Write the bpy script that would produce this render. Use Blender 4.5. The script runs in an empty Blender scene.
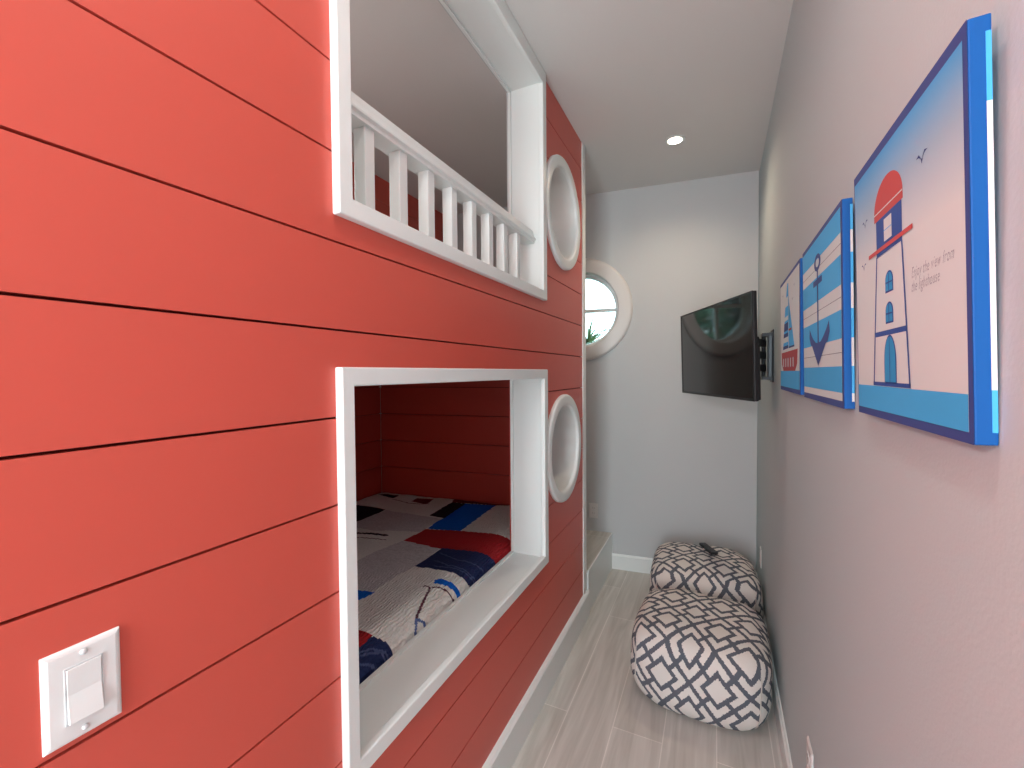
import bpy, bmesh, math, random
from mathutils import Vector, Matrix
random.seed(7)
C = bpy.context.scene.collection
PI = math.pi
ZO = 1.509            # eye height above the floor
H = ZO + 1.362        # ceiling height
LW = -0.7166          # face of the red shiplap wall
RB, RS = 0.237, 0.0108      # right wall: X = RB + RS*Y
BD, BS = 3.366, 0.1048      # back wall:  Y = BD + BS*X
MR = Matrix.Translation((RB, 0, 0)) @ Matrix.Rotation(-math.atan(RS), 4, 'Z')
MB = Matrix.Translation((0, BD, 0)) @ Matrix.Rotation(math.atan(BS), 4, 'Z')
def rx(y): return RB + RS*y
def by(x): return BD + BS*x

# ------------------------------------------------------------------ materials
def mat(name, col, rough=0.5, metal=0.0, spec=0.5, coat=0.0):
    m = bpy.data.materials.new(name); m.use_nodes = True
    b = m.node_tree.nodes['Principled BSDF']
    b.inputs['Base Color'].default_value = (*col, 1)
    b.inputs['Roughness'].default_value = rough
    b.inputs['Metallic'].default_value = metal
    b.inputs['Specular IOR Level'].default_value = spec
    b.inputs['Coat Weight'].default_value = coat
    return m
def N(m, t, **kw):
    n = m.node_tree.nodes.new(t)
    for k, v in kw.items(): setattr(n, k, v)
    return n
def link(m, a, b): m.node_tree.links.new(a, b)
def add_bump(m, scale=60, strength=0.2, dist=0.002, detail=3, stretch=None, coords='Object'):
    b = m.node_tree.nodes['Principled BSDF']
    tc = N(m, 'ShaderNodeTexCoord'); mp = N(m, 'ShaderNodeMapping')
    if stretch: mp.inputs['Scale'].default_value = stretch
    no = N(m, 'ShaderNodeTexNoise'); no.inputs['Scale'].default_value = scale; no.inputs['Detail'].default_value = detail
    bu = N(m, 'ShaderNodeBump'); bu.inputs['Strength'].default_value = strength; bu.inputs['Distance'].default_value = dist
    link(m, tc.outputs[coords], mp.inputs['Vector']); link(m, mp.outputs[0], no.inputs['Vector'])
    link(m, no.outputs[0], bu.inputs['Height']); link(m, bu.outputs[0], b.inputs['Normal'])
    return no
def mottle(m, c1, c2, scale=3, detail=4, stretch=None):
    b = m.node_tree.nodes['Principled BSDF']
    tc = N(m, 'ShaderNodeTexCoord'); mp = N(m, 'ShaderNodeMapping')
    if stretch: mp.inputs['Scale'].default_value = stretch
    no = N(m, 'ShaderNodeTexNoise'); no.inputs['Scale'].default_value = scale; no.inputs['Detail'].default_value = detail
    r = N(m, 'ShaderNodeValToRGB'); r.color_ramp.elements[0].color = (*c1, 1); r.color_ramp.elements[1].color = (*c2, 1)
    r.color_ramp.elements[0].position = .35; r.color_ramp.elements[1].position = .65
    link(m, tc.outputs['Object'], mp.inputs['Vector']); link(m, mp.outputs[0], no.inputs['Vector'])
    link(m, no.outputs[0], r.inputs[0]); link(m, r.outputs[0], b.inputs['Base Color'])

M = {}
M['wall'] = mat('wall_paint', (.55, .565, .57), .75, spec=.25); add_bump(M['wall'], 170, .22, .0015, 2)
M['wallr'] = mat('wall_paint_bounce_offset', (.515, .575, .585), .75, spec=.25); add_bump(M['wallr'], 170, .22, .0015, 2)  # same paint as the other walls, tinted cooler to offset red bounce light
M['ceiling'] = mat('ceiling_paint', (.70, .68, .66), .8, spec=.2); add_bump(M['ceiling'], 120, .2, .0015, 2)
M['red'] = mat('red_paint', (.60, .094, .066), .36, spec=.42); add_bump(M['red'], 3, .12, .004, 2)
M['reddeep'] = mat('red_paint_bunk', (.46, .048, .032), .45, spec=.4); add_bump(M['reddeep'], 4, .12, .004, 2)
M['groove'] = mat('red_groove', (.10, .012, .01), .8, spec=.1)
M['white'] = mat('white_semi_gloss', (.78, .81, .795), .32, spec=.45)
M['whitepl'] = mat('white_plastic', (.78, .80, .79), .28, spec=.5)
M['screw'] = mat('painted_screw', (.62, .65, .66), .35)
M['grout'] = mat('grout', (.5, .47, .43), .8)
M['black'] = mat('black_plastic', (.012, .012, .014), .38)
M['screen'] = mat('screen_glass', (.011, .0095, .009), .06, spec=.62)
M['bracket'] = mat('dark_steel', (.03, .032, .036), .4, metal=.6)
M['rail'] = mat('grey_steel', (.09, .10, .11), .45, metal=.5)
M['rubber'] = mat('remote_rubber', (.02, .02, .022), .5)
M['button'] = mat('remote_button', (.10, .10, .11), .5)
M['slot'] = mat('socket_slot', (.08, .08, .08), .6)
M['outletwhite'] = mat('outlet_white', (.68, .66, .64), .4)
M['subfloor'] = mat('dark_void', (.10, .09, .085), .8)
M['ground'] = mat('lawn', (.10, .20, .05), .9); mottle(M['ground'], (.06, .14, .03), (.18, .28, .08), 6)
M['leaf'] = mat('leaf_green', (.05, .13, .03), .5); mottle(M['leaf'], (.04, .11, .07), (.14, .26, .15), 5)
M['palmleaf'] = mat('palm_leaf', (.085, .13, .04), .5)
M['bark'] = mat('bark', (.16, .11, .07), .9); add_bump(M['bark'], 30, .6, .01)

# glass
g = bpy.data.materials.new('window_glass'); g.use_nodes = True
nt = g.node_tree; nt.nodes.clear()
o_ = nt.nodes.new('ShaderNodeOutputMaterial'); mx = nt.nodes.new('ShaderNodeMixShader'); tr = nt.nodes.new('ShaderNodeBsdfTransparent')
gl = nt.nodes.new('ShaderNodeBsdfGlossy'); gl.inputs['Roughness'].default_value = .02; lw = nt.nodes.new('ShaderNodeFresnel'); lw.inputs['IOR'].default_value = 1.45
tr.inputs[0].default_value = (.93, .97, .96, 1)
nt.links.new(lw.outputs[0], mx.inputs[0]); nt.links.new(tr.outputs[0], mx.inputs[1]); nt.links.new(gl.outputs[0], mx.inputs[2]); nt.links.new(mx.outputs[0], o_.inputs[0])
M['glass'] = g

# wood-look plank tile
m = mat('plank_tile', (.5, .45, .4), .30, spec=.45)
b = m.node_tree.nodes['Principled BSDF']
tc = N(m, 'ShaderNodeTexCoord'); sp = N(m, 'ShaderNodeSeparateXYZ'); cb = N(m, 'ShaderNodeCombineXYZ')
ax = N(m, 'ShaderNodeMath', operation='ADD'); ax.inputs[1].default_value = -3.0
ay = N(m, 'ShaderNodeMath', operation='ADD'); ay.inputs[1].default_value = .585
link(m, tc.outputs['Object'], sp.inputs[0])
link(m, sp.outputs['Y'], ax.inputs[0]); link(m, sp.outputs['X'], ay.inputs[0])
link(m, ax.outputs[0], cb.inputs['X']); link(m, ay.outputs[0], cb.inputs['Y'])
br = N(m, 'ShaderNodeTexBrick'); br.offset = .308; br.offset_frequency = 2; br.squash = 1
br.inputs['Scale'].default_value = 1; br.inputs['Mortar Size'].default_value = .0022; br.inputs['Mortar Smooth'].default_value = .1
br.inputs['Brick Width'].default_value = 1.2; br.inputs['Row Height'].default_value = .2
br.inputs['Color1'].default_value = (.54, .52, .48, 1); br.inputs['Color2'].default_value = (.61, .59, .555, 1); br.inputs['Mortar'].default_value = (.74, .71, .67, 1)
link(m, cb.outputs[0], br.inputs['Vector'])
mp = N(m, 'ShaderNodeMapping'); mp.inputs['Scale'].default_value = (.7, 9, 1)
link(m, cb.outputs[0], mp.inputs[0])
no = N(m, 'ShaderNodeTexNoise'); no.inputs['Scale'].default_value = 2.2; no.inputs['Detail'].default_value = 6; no.inputs['Distortion'].default_value = 1.2
link(m, mp.outputs[0], no.inputs['Vector'])
r = N(m, 'ShaderNodeValToRGB'); r.color_ramp.elements[0].position = .3; r.color_ramp.elements[1].position = .7
r.color_ramp.elements[0].color = (.80, .79, .77, 1); r.color_ramp.elements[1].color = (1.12, 1.12, 1.12, 1)
link(m, no.outputs[0], r.inputs[0])
mm = N(m, 'ShaderNodeMix', data_type='RGBA', blend_type='MULTIPLY'); mm.inputs[0].default_value = 1
link(m, br.outputs['Color'], mm.inputs[6]); link(m, r.outputs[0], mm.inputs[7]); link(m, mm.outputs[2], b.inputs['Base Color'])
bu = N(m, 'ShaderNodeBump'); bu.inputs['Strength'].default_value = .25; bu.inputs['Distance'].default_value = .002; bu.invert = True
link(m, br.outputs['Fac'], bu.inputs['Height']); link(m, bu.outputs[0], b.inputs['Normal'])
M['tile'] = m

# pouf fabric: lattice of bordered squares and corner pieces, on unfolded UVs in metres
def pouf_material():
    m = mat('pouf_fabric', (.7, .66, .6), .9, spec=.15)
    b = m.node_tree.nodes['Principled BSDF']
    uv = N(m, 'ShaderNodeUVMap')
    nz = N(m, 'ShaderNodeTexNoise'); nz.inputs['Scale'].default_value = 160; nz.inputs['Detail'].default_value = 2
    link(m, uv.outputs[0], nz.inputs['Vector'])
    s1 = N(m, 'ShaderNodeVectorMath', operation='SUBTRACT'); s1.inputs[1].default_value = (.5, .5, .5); link(m, nz.outputs['Color'], s1.inputs[0])
    s2 = N(m, 'ShaderNodeVectorMath', operation='SCALE'); s2.inputs['Scale'].default_value = .013; link(m, s1.outputs[0], s2.inputs[0])
    s3 = N(m, 'ShaderNodeVectorMath', operation='ADD'); link(m, uv.outputs[0], s3.inputs[0]); link(m, s2.outputs[0], s3.inputs[1])
    mp = N(m, 'ShaderNodeMapping'); cell = .192
    mp.inputs['Rotation'].default_value = (0, 0, math.radians(45)); mp.inputs['Scale'].default_value = (1/cell,)*3; mp.inputs['Location'].default_value = (.5, .5, 0)
    link(m, s3.outputs[0], mp.inputs[0])
    se = N(m, 'ShaderNodeSeparateXYZ'); link(m, mp.outputs[0], se.inputs[0])
    def mth(op, a, bb=None):
        n = N(m, 'ShaderNodeMath', operation=op)
        for i, v in enumerate((a, bb)):
            if v is None: continue
            if isinstance(v, (int, float)): n.inputs[i].default_value = v
            else: link(m, v, n.inputs[i])
        return n.outputs[0]
    p = [mth('ABSOLUTE', mth('SUBTRACT', mth('FRACT', se.outputs[k]), .5)) for k in ('X', 'Y')]   # 0 at cell centre, .5 at edge
    w = .052
    mxx = mth('MAXIMUM', p[0], p[1]); mnn = mth('MINIMUM', p[0], p[1])
    outer = mth('GREATER_THAN', mxx, .5 - w)
    ringi = mth('LESS_THAN', mth('ABSOLUTE', mth('SUBTRACT', mxx, .255)), w*.95)
    stub = mth('MULTIPLY', mth('LESS_THAN', mnn, w*.95), mth('GREATER_THAN', mxx, .255))
    dark = mth('MAXIMUM', outer, mth('MAXIMUM', ringi, stub))
    mix = N(m, 'ShaderNodeMix', data_type='RGBA')
    mix.inputs[6].default_value = (.72, .68, .64, 1); mix.inputs[7].default_value = (.115, .125, .15, 1)
    link(m, dark, mix.inputs[0]); link(m, mix.outputs[2], b.inputs['Base Color'])
    wv = N(m, 'ShaderNodeTexNoise'); wv.inputs['Scale'].default_value = 380; link(m, uv.outputs[0], wv.inputs['Vector'])
    ad = mth('ADD', wv.outputs[0], mth('MULTIPLY', dark, -.5))
    bu = N(m, 'ShaderNodeBump'); bu.inputs['Strength'].default_value = .5; bu.inputs['Distance'].default_value = .003
    link(m, ad, bu.inputs['Height']); link(m, bu.outputs[0], b.inputs['Normal'])
    return m
M['pouf'] = pouf_material()

# quilt cloths
def cloth(name, col, c2=None):
    m = mat(name, col, .85, spec=.15)
    if c2: mottle(m, col, c2, 60, 3, (1, 3, 1))
    b = m.node_tree.nodes['Principled BSDF']
    tc = N(m, 'ShaderNodeTexCoord'); wv = N(m, 'ShaderNodeTexWave'); wv.bands_direction = 'X'
    wv.inputs['Scale'].default_value = 26; wv.inputs['Distortion'].default_value = 6; wv.inputs['Detail'].default_value = 2; wv.inputs['Detail Scale'].default_value = 1.2
    link(m, tc.outputs['Object'], wv.inputs['Vector'])
    bu = N(m, 'ShaderNodeBump'); bu.inputs['Strength'].default_value = .8; bu.inputs['Distance'].default_value = .007
    link(m, wv.outputs[0], bu.inputs['Height']); link(m, bu.outputs[0], b.inputs['Normal'])
    return m
Q = dict(cream=cloth('quilt_cream', (.82, .82, .79), (.74, .74, .71)), lilac=cloth('quilt_lilac', (.50, .48, .50), (.66, .64, .66)),
         navy=cloth('quilt_navy', (.018, .028, .095)), black=cloth('quilt_black', (.012, .012, .02)),
         blue=cloth('quilt_blue', (.0, .12, .60)), red=cloth('quilt_red', (.40, .02, .025)), dred=cloth('quilt_dark_red', (.16, .012, .02)),
         line=cloth('quilt_line', (.10, .03, .05)), stitch=cloth('quilt_stitch', (.07, .09, .20)), bline=cloth('quilt_blue_line', (.10, .16, .36)))
M['mattress'] = mat('mattress_ticking', (.6, .6, .6), .8)

# ------------------------------------------------------------------ helpers
def box(bm, x0, x1, y0, y1, z0, z1, mi=0):
    v = [bm.verts.new(p) for p in ((x0,y0,z0),(x1,y0,z0),(x1,y1,z0),(x0,y1,z0),(x0,y0,z1),(x1,y0,z1),(x1,y1,z1),(x0,y1,z1))]
    for f in ((0,3,2,1),(4,5,6,7),(0,1,5,4),(1,2,6,5),(2,3,7,6),(3,0,4,7)):
        fc = bm.faces.new([v[i] for i in f]); fc.material_index = mi
def prism(bm, pts, z0, z1, mi=0):
    a = [bm.verts.new((x, y, z0)) for x, y in pts]; c = [bm.verts.new((x, y, z1)) for x, y in pts]; n = len(pts)
    bm.faces.new(a[::-1]).material_index = mi; bm.faces.new(c).material_index = mi
    for i in range(n): bm.faces.new((a[i], a[(i+1) % n], c[(i+1) % n], c[i])).material_index = mi
def loft(bm, rings, close=True, caps=False, mi=0):
    R = [[bm.verts.new(p) for p in r] for r in rings]; n = len(R[0])
    for a, c in zip(R, R[1:]):
        for i in range(n if close else n-1):
            bm.faces.new((a[i], a[(i+1) % n], c[(i+1) % n], c[i])).material_index = mi
    if caps: bm.faces.new(R[0][::-1]); bm.faces.new(R[-1])
    return R
def revolve(bm, profile, center, axis, n=64, mi=0, closed=True):
    """profile: list of (radius, offset along axis). axis 'x' or 'y' or 'z'."""
    rings = []
    for k in range(n):
        a = 2*PI*k/n; r_ = []
        for rad, off in profile:
            c, s = math.cos(a)*rad, math.sin(a)*rad
            p = {'x': (off, c, s), 'y': (c, off, s), 'z': (c, s, off)}[axis]
            r_.append(Vector(p)+Vector(center))
        rings.append(r_)
    rings.append(None)
    R = [[bm.verts.new(p) for p in r] for r in rings[:-1]]; m_ = len(profile)
    for k in range(n):
        a, c = R[k], R[(k+1) % n]
        for i in range(m_ if closed else m_-1):
            bm.faces.new((a[i], a[(i+1) % m_], c[(i+1) % m_], c[i])).material_index = mi
def disc(bm, center, rad, axis, n=48, thick=.003, mi=0):
    revolve(bm, [(1e-5, 0), (rad, 0), (rad, thick), (1e-5, thick)], center, axis, n, mi)
def obj(name, bm, m, parent=None, bevel=0, smooth=False, seg=2, M4=None, origin=None):
    bmesh.ops.recalc_face_normals(bm, faces=bm.faces)
    me = bpy.data.meshes.new(name)
    if origin is not None: bmesh.ops.translate(bm, verts=bm.verts, vec=-Vector(origin))
    bm.to_mesh(me); bm.free()
    for mm_ in (m if isinstance(m, (list, tuple)) else [m]): me.materials.append(mm_)
    o = bpy.data.objects.new(name, me); C.objects.link(o)
    if smooth:
        for p in me.polygons: p.use_smooth = True
    if bevel:
        md = o.modifiers.new('bevel', 'BEVEL'); md.width = bevel; md.segments = seg; md.limit_method = 'ANGLE'; md.angle_limit = math.radians(40)
        md.harden_normals = False
    if parent: o.parent = parent
    if M4 is not None: o.matrix_basis = M4
    elif origin is not None: o.location = origin
    return o
def auto_smooth(o, deg=35):
    for p in o.data.polygons: p.use_smooth = True
    a = math.radians(deg); bm = bmesh.new(); bm.from_mesh(o.data)
    for e in bm.edges:
        if len(e.link_faces) == 2 and e.calc_face_angle(0) > a: e.smooth = False
    bm.to_mesh(o.data); bm.free()
def thing(name, label, cat, M4=None, loc=(0,0,0), group=None):
    o = bpy.data.objects.new(name, None); C.objects.link(o); o.empty_display_size = .1
    if M4 is not None: o.matrix_basis = M4
    else: o.location = loc
    o['label'] = label; o['category'] = cat
    if group: o['group'] = group
    return o
def tag(o, label, cat, group=None):
    o['label'] = label; o['category'] = cat
    if group: o['group'] = group
    return o
def struct(o): o['kind'] = 'structure'; return o
def cut(o, cutters):
    """boolean difference, baked into the mesh"""
    for c in cutters:
        md = o.modifiers.new('cut', 'BOOLEAN'); md.operation = 'DIFFERENCE'; md.object = c; md.solver = 'EXACT'
    bpy.context.view_layer.update()
    dg = bpy.context.evaluated_depsgraph_get()
    me = bpy.data.meshes.new_from_object(o.evaluated_get(dg)); old = o.data
    o.modifiers.clear(); o.data = me
    bpy.data.meshes.remove(old)
    for c in cutters: bpy.data.objects.remove(c, do_unlink=True)
def cyl_cutter(center, rad, axis, l0, l1, n=96, M4=None):
    bm = bmesh.new(); 
    pr = []
    A, B_ = [], []
    for k in range(n):
        a = 2*PI*k/n; c, s = math.cos(a)*rad, math.sin(a)*rad
        for L_, off in ((A, l0), (B_, l1)):
            p = {'x': (off, c, s), 'y': (c, off, s)}[axis]; L_.append(bm.verts.new(Vector(p)+Vector(center)))
    bm.faces.new(A); bm.faces.new(B_[::-1])
    for i in range(n): bm.faces.new((A[i], B_[i], B_[(i+1) % n], A[(i+1) % n]))
    return obj('cutter', bm, M['white'], M4=M4)

# ------------------------------------------------------------------ the room shell
Y0 = -1.9
XF = -2.13                                   # far side of the bunk alcove
bm = bmesh.new(); prism(bm, [(XF-.1, Y0-.1), (rx(Y0)+.1, Y0-.1), (rx(by(.27))+.1, by(.27)+.17), (XF-.1, by(XF)+.17)], -.12, 0); struct(obj('floor', bm, M['tile']))
bm = bmesh.new(); prism(bm, [(XF-.1, Y0-.1), (rx(Y0)+.1, Y0-.1), (rx(by(.27))+.1, by(.27)+.17), (XF-.1, by(XF)+.17)], H, H+.12); struct(obj('ceiling', bm, M['ceiling']))
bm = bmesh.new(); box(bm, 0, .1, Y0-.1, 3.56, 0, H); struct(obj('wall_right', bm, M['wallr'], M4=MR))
bm = bmesh.new(); box(bm, XF-.1, .272, 0, .16, 0, H)
wb = struct(obj('wall_back', bm, M['wall'], M4=MB))
WX, WZ = -.952, ZO+.484
cut(wb, [cyl_cutter((WX, 0, WZ), .292, 'y', -.05, .25, M4=MB)])
bm = bmesh.new(); box(bm, -.1, 0, Y0, by(XF)+.01, 0, ZO+.30); box(bm, -.1, 0, Y0, by(XF)+.01, ZO+.30, H)
struct(obj('wall_left_outer', bm, M['wall'], M4=Matrix.Translation((XF, 0, 0))))
# wall behind the viewpoint, with a wide doorway to the next room
bm = bmesh.new()
box(bm, XF-.1, -.62, Y0-.1, Y0, 0, H); box(bm, .13, .26, Y0-.1, Y0, 0, H); box(bm, -.62, .13, Y0-.1, Y0, 2.25, H)
struct(obj('wall_front', bm, M['wall']))

# grooves of the shiplap
GR = [ZO + .829 - i*.184 for i in range(-2, 12)][::-1]
ZB = ZO - 1.36
levels = [ZB-.05] + GR + [H]
LO = (.668, 1.872, ZO-.872, ZO-.004)         # rough openings (y0, y1, z0, z1)
UP = (.668, 1.872, ZO+.350, ZO+1.330)
PH = [(2.148, ZO+.816), (2.150, ZO-.394)]
def boards(bm, y0, y1, openings, xf, xb, gap=.0045):
    for za, zb in zip(levels, levels[1:]):
        za_ = za + gap/2; zb_ = zb - (gap/2 if zb < H else 0)
        ys = sorted({y0, y1, *[o[0] for o in openings], *[o[1] for o in openings]})
        for ya, yb in zip(ys, ys[1:]):
            seg = [(za_, zb_)]
            for o in openings:
                if ya >= o[0]-1e-6 and yb <= o[1]+1e-6:
                    ns = []
                    for a, c in seg:
                        if o[3] <= a or o[2] >= c: ns.append((a, c)); continue
                        if o[2] > a: ns.append((a, o[2]))
                        if o[3] < c: ns.append((o[3], c))
                    seg = ns
            for a, c in seg:
                if c-a > .004: box(bm, xb, xf, ya, yb, a, c)
def mass(bm, y0, y1, openings, xf, xb, z0, z1):
    zs = sorted({z0, z1, *[o[2] for o in openings], *[o[3] for o in openings]}); ys = sorted({y0, y1, *[o[0] for o in openings], *[o[1] for o in openings]})
    for za, zb in zip(zs, zs[1:]):
        for ya, yb in zip(ys, ys[1:]):
            if any(ya >= o[0]-1e-6 and yb <= o[1]+1e-6 and za >= o[2]-1e-6 and zb <= o[3]+1e-6 for o in openings): continue
            box(bm, xb, xf, ya, yb, za, zb)
YE = 2.514
def round_opening(y, z, r, n=22):
    e = [y-r+2*r*k/n for k in range(n+1)]
    return [(a, c, z-math.sqrt(max(0, r*r-min(abs(a-y), abs(c-y))**2)), z+math.sqrt(max(0, r*r-min(abs(a-y), abs(c-y))**2))) for a, c in zip(e, e[1:])]
HU, HL = round_opening(*PH[0], .238), round_opening(*PH[1], .238)
bm = bmesh.new(); boards(bm, Y0, 1.872, [LO, UP], LW, LW-.014); boards(bm, 1.872, YE, HU+HL, LW, LW-.014)
wl = struct(obj('wall_left', bm, M['red']))
bm = bmesh.new(); mass(bm, Y0, 1.872, [LO, UP], LW-.014, -.888, 0, H); mass(bm, 1.872, 2.56, HU+HL, LW-.014, -.888, 0, H)
core = obj('groove_backing', bm, M['groove'], parent=wl)
# plaster skin on the alcove side of the red wall, upper storey
bm = bmesh.new(); mass(bm, Y0, 2.56, [UP]+HU, -.888, -.898, ZO+.30, H)
sk = obj('alcove_skin', bm, M['wall'], parent=wl)
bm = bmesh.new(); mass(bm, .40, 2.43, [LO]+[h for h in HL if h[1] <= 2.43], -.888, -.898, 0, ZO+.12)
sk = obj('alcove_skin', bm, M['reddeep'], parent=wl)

# lining boards of the sleeping alcoves (red shiplap)
def shiplap_panel(name, m, length, z0, z1, M4, lv):
    """panel along local x, facing local -y"""
    bm = bmesh.new(); zs = [z0] + [z for z in lv if z0+.01 < z < z1-.01] + [z1]
    for a, c in zip(zs, zs[1:]): box(bm, 0, length, 0, .012, a+.002, c-.002, 0)
    box(bm, 0, length, .012, .03, z0, z1, 1)
    return struct(obj(name, bm, [m, M['groove']], M4=M4))
ey = 2.44
def endy(x): return ey + BS*(x+.9)
ME = Matrix.Translation((XF+.03, endy(XF+.03), 0)) @ Matrix.Rotation(math.atan(BS), 4, 'Z')
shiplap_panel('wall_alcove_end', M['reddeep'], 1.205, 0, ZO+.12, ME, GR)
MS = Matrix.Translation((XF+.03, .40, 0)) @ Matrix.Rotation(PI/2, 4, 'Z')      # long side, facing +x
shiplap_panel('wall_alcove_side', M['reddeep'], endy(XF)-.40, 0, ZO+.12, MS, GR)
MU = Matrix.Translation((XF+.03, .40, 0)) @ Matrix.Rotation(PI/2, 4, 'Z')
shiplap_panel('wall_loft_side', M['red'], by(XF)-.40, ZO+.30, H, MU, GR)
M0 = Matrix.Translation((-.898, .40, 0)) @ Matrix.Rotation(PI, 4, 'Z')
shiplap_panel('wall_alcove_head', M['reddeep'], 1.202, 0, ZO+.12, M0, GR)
bm = bmesh.new(); box(bm, XF+.03, -.898, .37, .40, ZO+.30, H); struct(obj('wall_loft_head', bm, M['wall']))
# loft floor: underside is the lower alcove's ceiling
bm = bmesh.new(); prism(bm, [(XF+.03, .40), (-.898, .40), (-.898, 2.56), (XF+.03, 2.56)], ZO+.12, ZO+.30); struct(obj('floor_loft', bm, M['wall']))

# corner board and baseboards
bm = bmesh.new(); prism(bm, [(LW-.18, YE), (LW+.006, YE), (LW+.006, 2.578), (LW-.18, 2.578)], 0, H); struct(obj('trim_1', bm, M['white'], bevel=.003))
def baseboard(name, length, h, t, M4, cap=.012):
    """along local x, protruding toward local -y"""
    bm = bmesh.new()
    prof = [(0, 0), (-t, 0), (-t, h-cap), (-t*.55, h-cap*.4), (-t*.45, h), (0, h)]
    loft(bm, [[(x, p[0], p[1]) for p in prof] for x in (0, length)], caps=True)
    return struct(obj(name, bm, M['white'], M4=M4))
bm = bmesh.new(); prof = [(0, 0), (.022, 0), (.022, .143), (.015, .151), (0, .156)]
loft(bm, [[(LW+p[0], y, p[1]) for p in prof] for y in (Y0, 2.59)], caps=True)
struct(obj('baseboard_left', bm, M['white']))
# end return of the left baseboard
L_back = (rx(3.39)+.71)
baseboard('baseboard_back', 1.02*math.sqrt(1+BS*BS)-.045, .1145, .014, MB @ Matrix.Translation((-.712, 0, 0)))
baseboard('baseboard_right', 5.20, .1145, .014, MR @ Matrix.Rotation(-PI/2, 4, 'Z') @ Matrix.Translation((-3.38, 0, 0)))

# staircase to the loft behind the end of the red wall
st = thing('staircase', 'white-riser step with plank-tile tread rising behind the end of the red wall', 'step', loc=(-.705, 2.95, 0))
st_loc = Vector((-.705, 2.95, 0))
for k in range(3):
    x1 = -.705 - .28*k; x0 = x1 - .28; z1 = .273*(k+1); y0 = 2.595 if k == 0 else 2.58
    bm = bmesh.new(); prism(bm, [(x1-.02, y0), (x1, y0), (x1, by(x1)-.001), (x1-.02, by(x1-.02)-.001)], z1-.273, z1-.014)
    bmesh.ops.translate(bm, verts=bm.verts, vec=-st_loc); obj('riser', bm, M['white'], parent=st)
    bm = bmesh.new(); prism(bm, [(x0-.02, y0), (x1-.004, y0), (x1-.004, by(x1)-.001), (x0-.02, by(x0-.02)-.001)], z1-.014, z1)
    bmesh.ops.translate(bm, verts=bm.verts, vec=-st_loc); obj('tread', bm, M['tile'], parent=st)
    bm = bmesh.new(); prism(bm, [(x1-.004, y0), (x1+.003, y0), (x1+.003, by(x1)-.001), (x1-.004, by(x1-.01)-.001)], z1-.016, z1+.001)
    bmesh.ops.translate(bm, verts=bm.verts, vec=-st_loc); obj('nosing', bm, M['white'], parent=st)

# ------------------------------------------------------------------ bunk opening frames
def rect_ring(bm, oy0, oy1, oz0, oz1, iy0, iy1, iz0, iz1, xa, xb, seg=None):
    o = [(oy0, oz0), (oy1, oz0), (oy1, oz1), (oy0, oz1)]; i = [(iy0, iz0), (iy1, iz0), (iy1, iz1), (iy0, iz1)]
    V = {}
    for nm, pts in (('o', o), ('i', i)):
        for s, x in (('a', xa), ('b', xb)): V[nm+s] = [bm.verts.new((x, p[0], p[1])) for p in pts]
    for k in range(4):
        j = (k+1) % 4
        bm.faces.new((V['ob'][k], V['ob'][j], V['ib'][j], V['ib'][k])); bm.faces.new((V['oa'][k], V['oa'][j], V['ia'][j], V['ia'][k]))
        bm.faces.new((V['oa'][k], V['oa'][j], V['ob'][j], V['ob'][k])); bm.faces.new((V['ia'][k], V['ia'][j], V['ib'][j], V['ib'][k]))
def opening_frame(label, outer, inner, rough, loc):
    t = thing('bunk_opening_frame', label, 'frame', loc=loc)
    lv = Vector(loc)
    def ob(name, bm, bevel=.002, seg=2):
        bmesh.ops.translate(bm, verts=bm.verts, vec=-lv); return obj(name, bm, M['white'], parent=t, bevel=bevel, seg=seg)
    bm = bmesh.new(); rect_ring(bm, *outer, *inner, LW-.002, -.697); ob('casing', bm, .004, 3)
    a = .020
    y0, y1, z0, z1 = rough
    bm = bmesh.new(); box(bm, -.886, LW-.001, y0, y0+a, z0, z1); ob('jamb', bm)
    bm = bmesh.new(); box(bm, -.886, LW-.001, y1-.004, y1, z0, z1); ob('jamb', bm, 0)
    bm = bmesh.new(); box(bm, -.886, LW-.001, y0+a, y1-.004, z0, z0+.004); ob('sill', bm, 0)
    bm = bmesh.new(); box(bm, -.886, LW-.001, y0+a, y1-.004, z1-.004, z1); ob('head', bm, 0)
    bm = bmesh.new(); rect_ring(bm, y0+a, y1-.004, z0+.004, z1-.004, y0+a+.010, y1-.013, z0+.012, z1-.013, -.886, -.872); ob('stop_bead', bm, .001)
    return t, ob
f1, ob1 = opening_frame('white frame around the lower bunk opening with a deep ledge', (.656, 1.875, ZO-.888, ZO+.015), (.691, 1.831, ZO-.845, ZO-.026), LO, (LW, 1.27, ZO-.888))
f2, ob2 = opening_frame('white frame around the upper bunk opening, reaching the ceiling, with railing', (.657, 1.873, ZO+.332, ZO+1.360), (.696, 1.830, ZO+.373, ZO+1.296), UP, (LW, 1.27, ZO+.332))

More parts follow.
